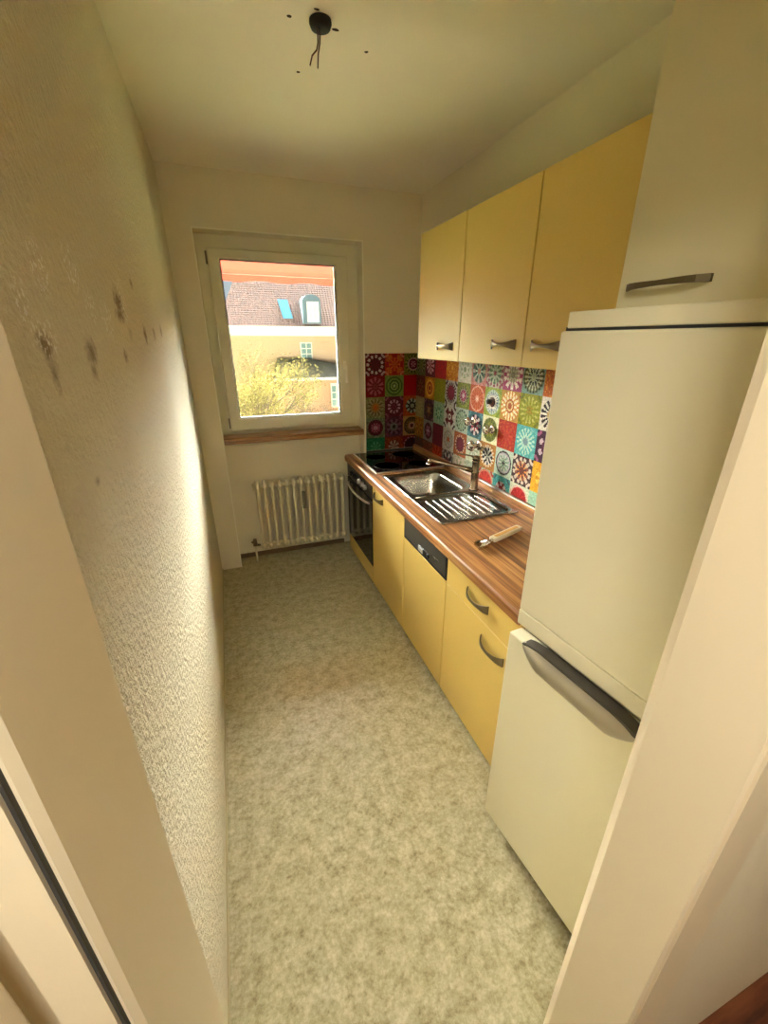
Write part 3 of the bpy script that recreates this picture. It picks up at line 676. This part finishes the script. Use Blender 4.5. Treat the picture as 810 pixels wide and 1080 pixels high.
za, zb = hz(2.80), hz(3.68)
b = MB(); b.poly([(hx(3.64), onroof(za)-.12, za), (hx(4.10), onroof(za)-.12, za), (hx(3.93), onroof(zb)-.12, zb), (hx(3.47), onroof(zb)-.12, zb)])
b.poly([(hx(3.60), onroof(za)-.06, za-.06), (hx(4.14), onroof(za)-.06, za-.06), (hx(3.97), onroof(zb)-.06, zb+.06), (hx(3.43), onroof(zb)-.06, zb+.06)])
b.build('skylight', M_sky, rf)
d0, d1 = hx(4.62), hx(5.62); dz0, dz1 = hz(2.50), hz(3.60)
b = MB(); arch = [(d0, dz0), (d1, dz0), (d1, dz1)]+[((d0+d1)/2+(d1-d0)/2*math.cos(PI*i/10), dz1+.45*math.sin(PI*i/10)) for i in range(1, 10)]+[(d0, dz1)]
b.prism(arch, 'y', onroof(dz0)-.25, onroof(dz0)+3.0); dm = b.build('dormer', M_dorm, hs)
yd = onroof(dz0)-.25
dwn = MB().box(hx(4.86), hx(5.50), yd-.08, yd, dz0+.1, dz1-.02).build('dormer_window', M_trim, dm)
b = MB()
for i in range(2):
    for j in range(2):
        b.box(hx(4.92)+i*.38, hx(4.92)+i*.38+.30, yd-.10, yd-.079, dz0+.28+j*.52, dz0+.70+j*.52)
b.build('pane', mat('bright pane', (.45, .42, .38, 1), .2), dwn)
wf = MB().box(hx(4.42), hx(5.09), YH-.10, YH, hz(.60), hz(1.55)).build('window_frame', M_trim, hs)
b = MB()
for i in range(2):
    for j in range(3):
        b.box(hx(4.49)+i*.39, hx(4.49)+i*.39+.32, YH-.12, YH-.099, hz(.68)+j*.38, hz(.68)+j*.38+.31)
b.build('pane', M_pane, wf)
# lower annex with lean-to roof
YA = 31.0; ka = (YA+.2863)/(22.2863)
ax = lambda x: .2086+(x-.2086)*ka
az = lambda z: 1.6228+(z-1.6228)*ka
an = thing('annex', 'lower peach annex with a grey lean-to roof in front of the house', 'house', (ax(6), YA+1, GZ))
box('wall', M_pch, an, ax(2.75), ax(9), YA+.35, YH-.35, GZ, az(-.12))
b = MB(); b.loft([[(ax(2.6), YA, az(-.14)), (ax(9.2), YA, az(-.14)), (ax(9.2), YH-.3, az(-.12)), (ax(2.6), YH-.3, az(-.12))], [(ax(2.9), YA+1.5, az(.76)), (ax(4.4), YA+1.5, az(.74)), (ax(4.6), YH-.3, az(.76)), (ax(2.9), YH-.3, az(.80))]], cap0=True, cap1=True, smooth=False)
b.build('roof', M_dkroof, an)
box('gutter', M_trim, an, ax(2.55), ax(9.2), YA-.12, YA+.05, az(-.26), az(-.13))
wf = MB().box(ax(5.42), ax(6.1), YA+.25, YA+.36, az(-1.7), az(-.45)).build('window_frame', M_trim, an)
b = MB()
for i in range(2):
    for j in range(3): b.box(ax(5.48)+i*.37, ax(5.48)+i*.37+.3, YA+.23, YA+.251, az(-1.6)+j*.5, az(-1.6)+j*.5+.42)
b.build('pane', M_pane, wf)
struct(box('ground', mat('lawn', (.085, .10, .04, 1), .9), None, -60, 60, 13.0, 100, GZ-.2, GZ))
struct(box('ground_bounce', mat('pale bounce ground', (.70, .67, .62, 1), .9), None, -60, 60, 3.02, 13.0, GZ-.2, GZ))  # pale ground added out of view to bounce light up to the ceiling

# awning
M_awn = bpy.data.materials.new('orange awning fabric'); M_awn.use_nodes = True
nt = M_awn.node_tree; nt.nodes.clear()
o_ = nt.nodes.new('ShaderNodeOutputMaterial'); mx = nt.nodes.new('ShaderNodeMixShader'); df = nt.nodes.new('ShaderNodeBsdfDiffuse'); tl_ = nt.nodes.new('ShaderNodeBsdfTranslucent')
df.inputs[0].default_value = (.16, .030, .022, 1); tl_.inputs[0].default_value = (.06, .009, .005, 1); mx.inputs[0].default_value = .5
nt.links.new(df.outputs[0], mx.inputs[1]); nt.links.new(tl_.outputs[0], mx.inputs[2]); nt.links.new(mx.outputs[0], o_.inputs[0])
aw = thing('awning', 'orange fabric awning over the outside of the window', 'awning', (.7, 3.02, 2.6))
b = MB(); xa, xb = -.35, 1.9
b.loft([[(xa, 3.04, 2.66), (xb, 3.04, 2.66)], [(xa, 3.7, 2.42), (xb, 3.7, 2.42)], [(xa, 4.18, 2.215), (xb, 4.18, 2.215)], [(xa, 4.20, 2.185), (xb, 4.20, 2.185)]], close=False, smooth=False)
b.build('fabric', M_awn, aw)
b = MB(); N = 36
b.loft([[(xa+(xb-xa)*i/N, 4.222, 2.185) for i in range(N+1)], [(xa+(xb-xa)*i/N, 4.225+.006*math.sin(i*1.1), 2.13+.006*math.sin(i*.9)) for i in range(N+1)]], close=False)
b.build('valance', M_awn, aw)
b = MB(); b.tube([(xa, 4.212, 2.19), (xb, 4.212, 2.19)], .010); b.build('front_bar', mat('orange bar', (.30, .05, .03, 1), .5), aw)
b = MB()
for x in (xa+.02, xb-.02): MB().tube([(x, 3.01, 2.3), (x, 4.2, 2.19)], .012).build('arm', M_trim, aw)

# trees
def tree(name, label, base, h, spread, nleaf, leafmat, barkmat, lo, seed, sz):
    rnd = random.Random(seed)
    t = thing(name, label, 'tree', base)
    X, Y, Z = base
    b = MB(); tips = []
    top = Vector((X, Y, Z+h*.45))
    b.tube([(X, Y, Z), (X+.1, Y, Z+h*.25), top], [.20, .16, .13], n=10)
    def grow(p, d, L, r, lev):
        q = p+d*L
        m_ = (p+q)/2+Vector((rnd.uniform(-1, 1), rnd.uniform(-1, 1), rnd.uniform(-.3, .6)))*L*.08
        b.tube([p, m_, q], [r, r*.8, r*.55], n=6)
        if lev == 0: tips.append((m_, q)); return
        for k in range(4 if lev > 1 else 5):
            dd = (d+Vector((rnd.uniform(-1, 1)*spread, rnd.uniform(-1, 1)*spread, rnd.uniform(-.25, .7)))).normalized()
            grow(p+(q-p)*rnd.uniform(.5, 1), dd, L*rnd.uniform(.6, .85), r*.5, lev-1)
    for k in range(7):
        a = 2*PI*k/7+rnd.random()
        grow(top-Vector((0, 0, rnd.random()*h*.15)), Vector((math.cos(a)*.7, math.sin(a)*.7, .9)).normalized(), h*.21, .07, 3)
    b.build('trunk', barkmat, t)
    if nleaf:
        b = MB()
        for k in range(nleaf):
            p, q = tips[rnd.randrange(len(tips))]
            c = p.lerp(q, rnd.random()*1.15)+Vector((rnd.gauss(0, lo), rnd.gauss(0, lo), rnd.gauss(0, lo)))
            u_ = Vector((rnd.gauss(0, 1), rnd.gauss(0, 1), rnd.gauss(0, 1))).normalized(); w_ = u_.orthogonal().normalized()
            s_ = sz*rnd.uniform(.6, 1.3)
            b.poly([c-u_*s_, c+w_*s_*.5, c+u_*s_, c-w_*s_*.5])
        o = b.build('foliage', leafmat, t); 
    return t
M_leaf = mat('yellow blossom', (.62, .56, .16, 1), .9, spec=0); _t = NT(M_leaf); _t.color(_t.mix(_t.noise(_t.coords(), 6, 2), (.05, .048, .014, 1), (.16, .135, .045, 1)))
M_leaf2 = mat('reddish buds', (.06, .042, .028, 1), .9, spec=0)
M_bark = mat('bark', (.06, .045, .035, 1), .9, spec=0)
tree('blossom_tree', 'yellow blossoming tree in the left of the window view', (-.25, 14.5, GZ), 9.4, .55, 26000, M_leaf, M_bark, .16, 3, .038)
tree('bare_tree', 'bare twiggy tree with sparse buds in front of the annex', (3.6, 19, GZ), 7.4, .8, 6000, M_leaf2, M_bark, .16, 9, .035)

# ------------------------------------------------------------------ light
SKY_BASE, SKY_BRIGHT = .35, 80
w = bpy.data.worlds.new('world'); bpy.context.scene.world = w; w.use_nodes = True
nt = w.node_tree; bg = nt.nodes['Background']
tc = nt.nodes.new('ShaderNodeTexCoord'); sx = nt.nodes.new('ShaderNodeSeparateXYZ'); nt.links.new(tc.outputs['Generated'], sx.inputs[0])
rp = nt.nodes.new('ShaderNodeValToRGB'); nt.links.new(sx.outputs['Z'], rp.inputs[0])
e = rp.color_ramp.elements
e[0].position = 0; e[0].color = (.50, .68, .88, 1); e[1].position = .22; e[1].color = (1, .962, .855, 1)
def mrange(src, a, b_, c, d):
    m = nt.nodes.new('ShaderNodeMapRange'); m.interpolation_type = 'SMOOTHSTEP'; nt.links.new(src, m.inputs[0])
    for i, v in enumerate((a, b_, c, d)): m.inputs[i+1].default_value = v
    return m.outputs[0]
up = mrange(sx.outputs['Z'], .12, .22, 0, 1); dn = mrange(sx.outputs['Z'], .75, .92, 1, 0); fy_ = mrange(sx.outputs['Y'], .0, .35, 0, 1)
def mul(a, b_):
    m = nt.nodes.new('ShaderNodeMath'); m.operation = 'MULTIPLY'
    for i, v in enumerate((a, b_)):
        if isinstance(v, (int, float)): m.inputs[i].default_value = v
        else: nt.links.new(v, m.inputs[i])
    return m.outputs[0]
ad = nt.nodes.new('ShaderNodeMath'); ad.operation = 'ADD'; ad.inputs[1].default_value = SKY_BASE
nt.links.new(mul(mul(mul(up, dn), fy_), SKY_BRIGHT), ad.inputs[0])
nt.links.new(rp.outputs[0], bg.inputs[0]); nt.links.new(ad.outputs[0], bg.inputs[1])

sun = bpy.data.lights.new('sun', 'SUN'); sun.energy = 28; sun.angle = math.radians(2); sun.color = (1, .93, .8)
so = bpy.data.objects.new('sun', sun); COL.objects.link(so)
so.rotation_euler = Vector((.30, -.66, -.90)).to_track_quat('-Z', 'Y').to_euler()
ha = bpy.data.lights.new('hallway_fill_light', 'AREA'); ha.shape = 'DISK'; ha.size = .45; ha.energy = 11; ha.color = (1, .955, .84)
ho = bpy.data.objects.new('hallway_fill_light', ha); COL.objects.link(ho); ho.location = (.12, -.62, 2.2)  # added fill light in the unseen hallway, brightens the near surfaces

# ------------------------------------------------------------------ camera
cx_, cy_, cz_, yaw, pitch, roll, f = .2086, -.2863, 1.6228, .3512, -.3911, .0005, 437.2558
fw = Vector((math.sin(yaw)*math.cos(pitch), math.cos(yaw)*math.cos(pitch), math.sin(pitch)))
r_ = fw.cross(Vector((0, 0, 1))).normalized(); u_ = r_.cross(fw)
rr_ = r_*math.cos(roll)+u_*math.sin(roll); uu = u_*math.cos(roll)-r_*math.sin(roll)
cam = bpy.data.cameras.new('camera'); cam.sensor_fit = 'VERTICAL'; cam.sensor_height = 36; cam.lens = f/1080*36; cam.clip_start = .01; cam.clip_end = 300
co_ = bpy.data.objects.new('camera', cam); COL.objects.link(co_)
co_.matrix_world = Matrix(((rr_.x, uu.x, -fw.x, cx_), (rr_.y, uu.y, -fw.y, cy_), (rr_.z, uu.z, -fw.z, cz_), (0, 0, 0, 1)))
sc = bpy.context.scene; sc.camera = co_
sc.view_settings.view_transform = 'Standard'; sc.view_settings.look = 'None'; sc.view_settings.gamma = 1; sc.view_settings.use_curve_mapping = False
sc.view_settings.exposure = 1.2
sc.render.engine = 'CYCLES'
sc.cycles.use_denoising = True; sc.cycles.max_bounces = 14; sc.cycles.diffuse_bounces = 8; sc.cycles.transparent_max_bounces = 12
sc.cycles.sample_clamp_indirect = 40; sc.cycles.caustics_reflective = False; sc.cycles.caustics_refractive = False
